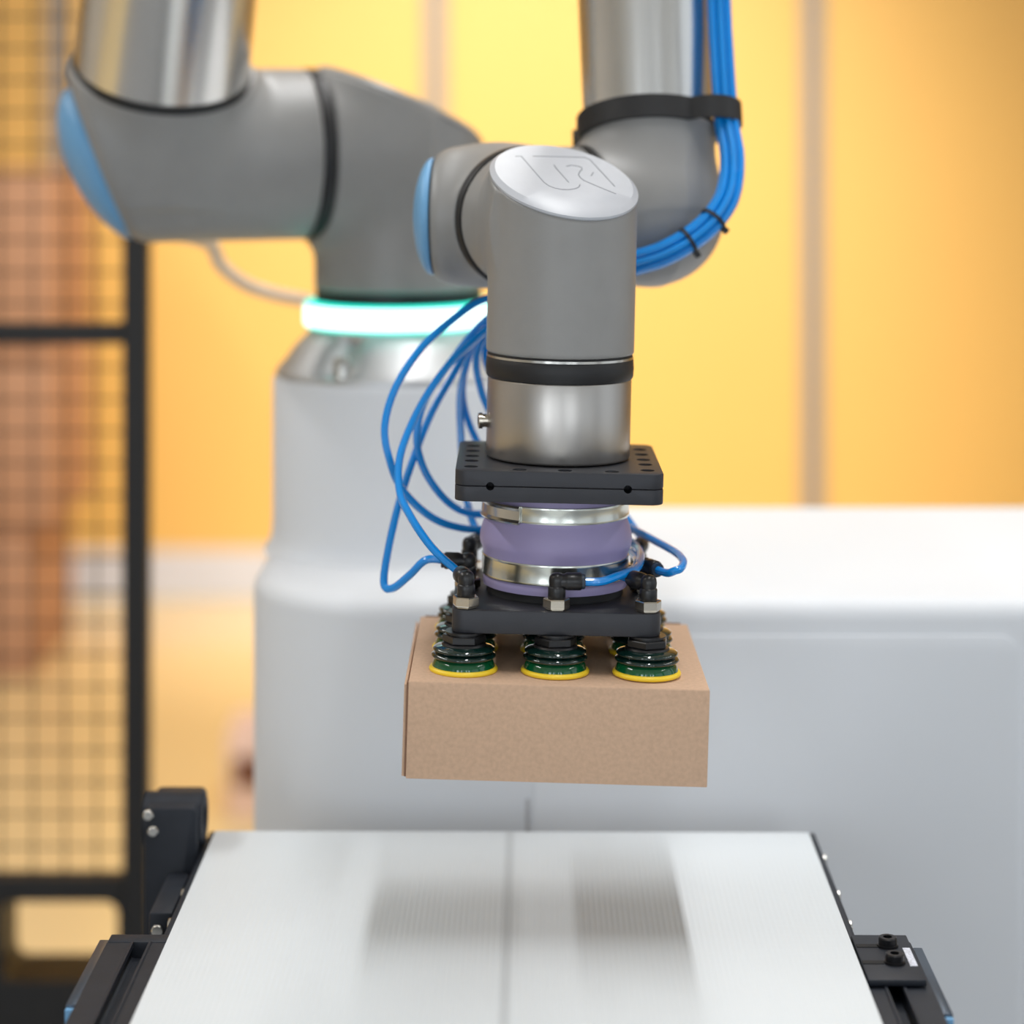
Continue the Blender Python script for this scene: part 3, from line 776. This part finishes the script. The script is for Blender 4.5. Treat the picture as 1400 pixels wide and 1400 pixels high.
# strap that clamps the hoses to the forearm
sax = (fw + Vector((0, 0.12, 0))).normalized()
sc = Cc + fw * 0.0550
strap = thing('hose_strap', 'black rubber strap clamping the hoses to the silver forearm', 'strap', sc)
rS = 0.0426
hose_at = Vector((0.1340, 1.4265, 1.275))
hx = (hose_at - sc); hx -= sax * hx.dot(sax)
ex = hx.normalized(); ey = sax.cross(ex)
def strap_band(R_in, R_out, w):
    pts_in, pts_out = [], []
    n = 96; lug = hx.length + 0.0065
    for i in range(n):
        a = 2 * PI * i / n
        c_, s_ = math.cos(a), math.sin(a)
        for R, L in ((R_in, pts_in), (R_out, pts_out)):
            extra = 0
            th = 0.010 + (R - R_in)
            best = R
            if c_ > 0 and abs(s_) * R < 0.03:
                # stretch the loop around the hose bundle
                tt = max(0, 1 - (abs(a if a < PI else 2 * PI - a) / math.radians(26)) ** 2)
                best = R + (lug - R_in) * (tt ** 0.8 if tt > 0 else 0)
            L.append((best * c_, best * s_))
    V, F = [], []
    for zz in (-w / 2, w / 2):
        V += [tuple(sc + ex * a + ey * b + sax * zz) for a, b in pts_in]
        V += [tuple(sc + ex * a + ey * b + sax * zz) for a, b in pts_out]
    for i in range(n):
        j = (i + 1) % n
        F += [(n + i, n + j, 3 * n + j, 3 * n + i), (j, i, 2 * n + i, 2 * n + j), (i, j, n + j, n + i), (2 * n + j, 2 * n + i, 3 * n + i, 3 * n + j)]
    return V, F
obj('band', strap_band(rS, rS + 0.0032, 0.0145), 'rubber_black', strap)
bk = sc - ex * (rS + 0.004)
obj('buckle', xf(box(-0.006, 0.004, -0.006, 0.006, -0.0075, 0.0075, 0.0012), Matrix.Translation(bk) @ Matrix((ex, ey, sax)).transposed().to_4x4()), 'rubber_black', strap)
# cable ties on the bundle
sp = spline(bundle, 9)
for tpar, lab in ((9.0, 'thin black cable tie on the hose bend, nearest the strap'), (10.15, 'thin black cable tie on the hose bend, nearest the wrist')):
    i = int(tpar * 9); p = sp[i]; d = (sp[i + 1] - sp[i - 1]).normalized()
    o = obj('cable_tie', xf(lathe([(0.0076, -0.0011), (0.0088, -0.0011), (0.0088, 0.0011), (0.0076, 0.0011)], 32, True), axis_matrix(p, d)), 'rubber_black')
    head = obj('tie_head', xf(box(-0.0018, 0.0018, -0.0120, -0.0080, -0.0018, 0.0018, 0.0005), axis_matrix(p, d, Vector((0, -1, 0)))), 'rubber_black', o, local=True)
    tag(o, lab, 'cable tie')

# ================================================================== CONVEYOR
CROT = math.radians(-0.5)
cv = thing('conveyor', 'white belt conveyor with black aluminium side profiles under the box', 'conveyor', (0.0, 1.445, 0.0), (0, 0, CROT))
BZ = 0.82
Yf, Yn, rr = 0.0, -1.55, 0.020      # local y: far end at 0
bw = 0.1868
# belt loop
outer, inner = [], []
for i in range(17):
    a = PI / 2 - PI * i / 16
    outer.append((Yf - rr + rr * math.cos(a), BZ - rr + rr * math.sin(a))); inner.append((Yf - rr + (rr - 0.003) * math.cos(a), BZ - rr + (rr - 0.003) * math.sin(a)))
for i in range(17):
    a = -PI / 2 - PI * i / 16
    outer.append((Yn + rr + rr * math.cos(a), BZ - rr + rr * math.sin(a))); inner.append((Yn + rr + (rr - 0.003) * math.cos(a), BZ - rr + (rr - 0.003) * math.sin(a)))
V, F = [], []; n = len(outer)
for x_ in (-bw, bw):
    V += [(x_, a, b) for a, b in outer]; V += [(x_, a, b) for a, b in inner]
for i in range(n):
    j = (i + 1) % n
    F += [(i, j, 2 * n + j, 2 * n + i), (n + j, n + i, 3 * n + i, 3 * n + j), (j, i, n + i, n + j), (2 * n + i, 2 * n + j, 3 * n + j, 3 * n + i)]
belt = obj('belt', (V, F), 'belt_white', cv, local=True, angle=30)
for yy in (Yf - rr, Yn + rr):
    obj('roller', xf(lathe([(0, -bw + 0.002), (rr - 0.0035, -bw + 0.002), (rr - 0.0035, bw - 0.002), (0, bw - 0.002)], 32), axis_matrix(Vector((0, yy, BZ - rr)), Vector((1, 0, 0)))), 'steel', cv, local=True)
obj('slider_bed', box(-bw + 0.004, bw - 0.004, Yn + 0.06, Yf - 0.06, BZ - 0.034, BZ - 0.0035), 'aluminium', cv, local=True, smooth=False)

def profile(xc, y0, y1, ztop, w=0.038, h=0.038):
    """slotted aluminium extrusion: outline in x,z swept along y"""
    hw = w / 2; sl, lipd, sw, dp = 0.0042, 0.0022, 0.0085, 0.0085
    P = [(-hw, -h), (hw, -h), (hw, 0), (sl + 0.0018, 0), (sl + 0.0012, 0.0009), (sl, 0.0009), (sl, -lipd), (sw, -lipd), (sw, -dp * 0.7), (0.004, -dp), (-0.004, -dp), (-sw, -dp * 0.7), (-sw, -lipd), (-sl, -lipd), (-sl, 0.0009), (-sl - 0.0012, 0.0009), (-sl - 0.0018, 0), (-hw, 0)]
    n = len(P); V = [(xc + a, y, ztop + b) for y in (y0, y1) for a, b in P]
    F = [(i, (i + 1) % n, n + (i + 1) % n, n + i) for i in range(n)] + [tuple(reversed(range(n))), tuple(range(n, 2 * n))]
    return V, F
zt = BZ - 0.004
for s in (-1, 1):
    yend = -0.188 if s < 0 else -0.196
    pr = obj('side_profile', profile(s * 0.2020, Yn + 0.05, yend - 0.012, zt), 'conveyor_black', cv, local=True, smooth=False)
    # solid head of the profile where the slot ends
    obj('end_block', box(s * 0.2020 - 0.019, s * 0.2020 + 0.019, yend - 0.0122, yend, zt - 0.038, zt + 0.0006, 0.0012), 'conveyor_black', pr, local=True)
    x0, x1 = sorted((s * 0.2213, s * 0.2268))
    st = obj('side_strip', box(x0, x1, yend - 0.095, yend - 0.003, zt - 0.016, zt - 0.0015, 0.0008), 'conveyor_strip', cv, local=True)
    obj('end_cap', box(x0 + 0.0003, x1 - 0.0003, yend - 0.0985, yend - 0.0952, zt - 0.015, zt - 0.003, 0.0005), 'robot_blue', st, local=True)
    for yy in (yend - 0.125, yend - 0.32):
        obj('side_screw', xf(lathe([(0, 0), (0.0045, 0), (0.0045, 0.003), (0.004, 0.0035), (0.002, 0.0035), (0.002, 0.0015), (0, 0.0015)], 18), axis_matrix(Vector((s * 0.2211, yy, zt - 0.013)), Vector((s, 0, 0)))), 'steel', pr, local=True)
    # thin side plate beside the belt at the far end
    xa, xb = sorted((s * 0.1876, s * 0.1925))
    pl = obj('end_plate', box(xa, xb, yend, Yf - 0.003, BZ - 0.060, BZ - 0.0045, 0.0015), 'conveyor_black', cv, local=True)
    for yy in (-0.035, -0.10, -0.15):
        obj('plate_screw', xf(lathe([(0, 0), (0.004, 0), (0.004, 0.0022), (0.0034, 0.0028), (0.0018, 0.0028), (0.0018, 0.001), (0, 0.001)], 16), axis_matrix(Vector((s * 0.1925, yy, BZ - 0.012)), Vector((s, 0, 0)))), 'steel', pl, local=True)
    for yy in (-0.5, -1.35):
        obj('leg', box(s * 0.2020 - 0.019, s * 0.2020 + 0.019, yy - 0.019, yy + 0.019, 0.0, zt - 0.0382, 0.002), 'conveyor_black', cv, local=True)
# bracket with two screws on the right profile
br = obj('slotted_bracket', box(0.1880, 0.2185, -0.262, -0.1965, zt + 0.0010, zt + 0.0045, 0.0008), 'conveyor_black', cv, local=True)
for yy in (-0.214, -0.238):
    obj('slot', box(0.1885, 0.2055, yy - 0.0022, yy + 0.0022, zt + 0.0044, zt + 0.0049, 0.0001, 1), 'hole_black', br, local=True)
    obj('washer_screw', xf(lathe([(0, 0), (0.0058, 0), (0.0058, 0.0012), (0.0050, 0.0014), (0.0050, 0.0046), (0.0044, 0.0052), (0.0025, 0.0052), (0.0025, 0.0025), (0, 0.0025)], 28), Matrix.Translation((0.2055, yy, zt + 0.0045))), 'screw_black', br, local=True)
lb = obj('sticker', box(0.2130, 0.2170, -0.243, -0.217, zt + 0.0044, zt + 0.0048, 0.0001, 1), 'label_white', br, local=True)
# drive head at the far left corner
x0, x1, y0, y1 = -0.2250, -0.1930, -0.058, -0.010
dh = obj('drive_head', on_front(prism(rrect(x0, x1, 0.66, BZ + 0.026, (0.004, 0.004, 0.002, 0.002), 4), 0, 0.046, 0.0015, 2), -0.010), 'conveyor_black', cv, local=True)
obj('cover_ring', xf(lathe([(0.008, -0.001), (0.0165, -0.001), (0.0165, 0.034), (0.015, 0.0355), (0.008, 0.0355)], 32, True), axis_matrix(Vector((-0.2265, -0.034, BZ + 0.013)), Vector((1, 0, 0)))), 'conveyor_black', dh, local=True)
for (x_, z_, m_) in ((-0.2195, BZ + 0.012, 'steel'), (-0.2225, BZ + 0.022, 'steel')):
    obj('head_screw', xf(lathe([(0, 0), (0.0032, 0), (0.0032, 0.002), (0.0026, 0.0026), (0, 0.0026)], 16), axis_matrix(Vector((x_, -0.0555, z_)), Vector((0, -1, 0)))), m_, dh, local=True)
mt = obj('bearing_block', box(-0.2100, -0.1962, -0.130, -0.060, BZ - 0.07, BZ - 0.012, 0.002), 'conveyor_black', cv, local=True)
for z_ in (BZ - 0.022, BZ - 0.042):
    obj('block_screw', xf(lathe([(0, 0), (0.0036, 0), (0.0036, 0.0026), (0.003, 0.0032), (0, 0.0032)], 16), axis_matrix(Vector((-0.2045, -0.1297, z_)), Vector((0, -1, 0)))), 'steel', mt, local=True)
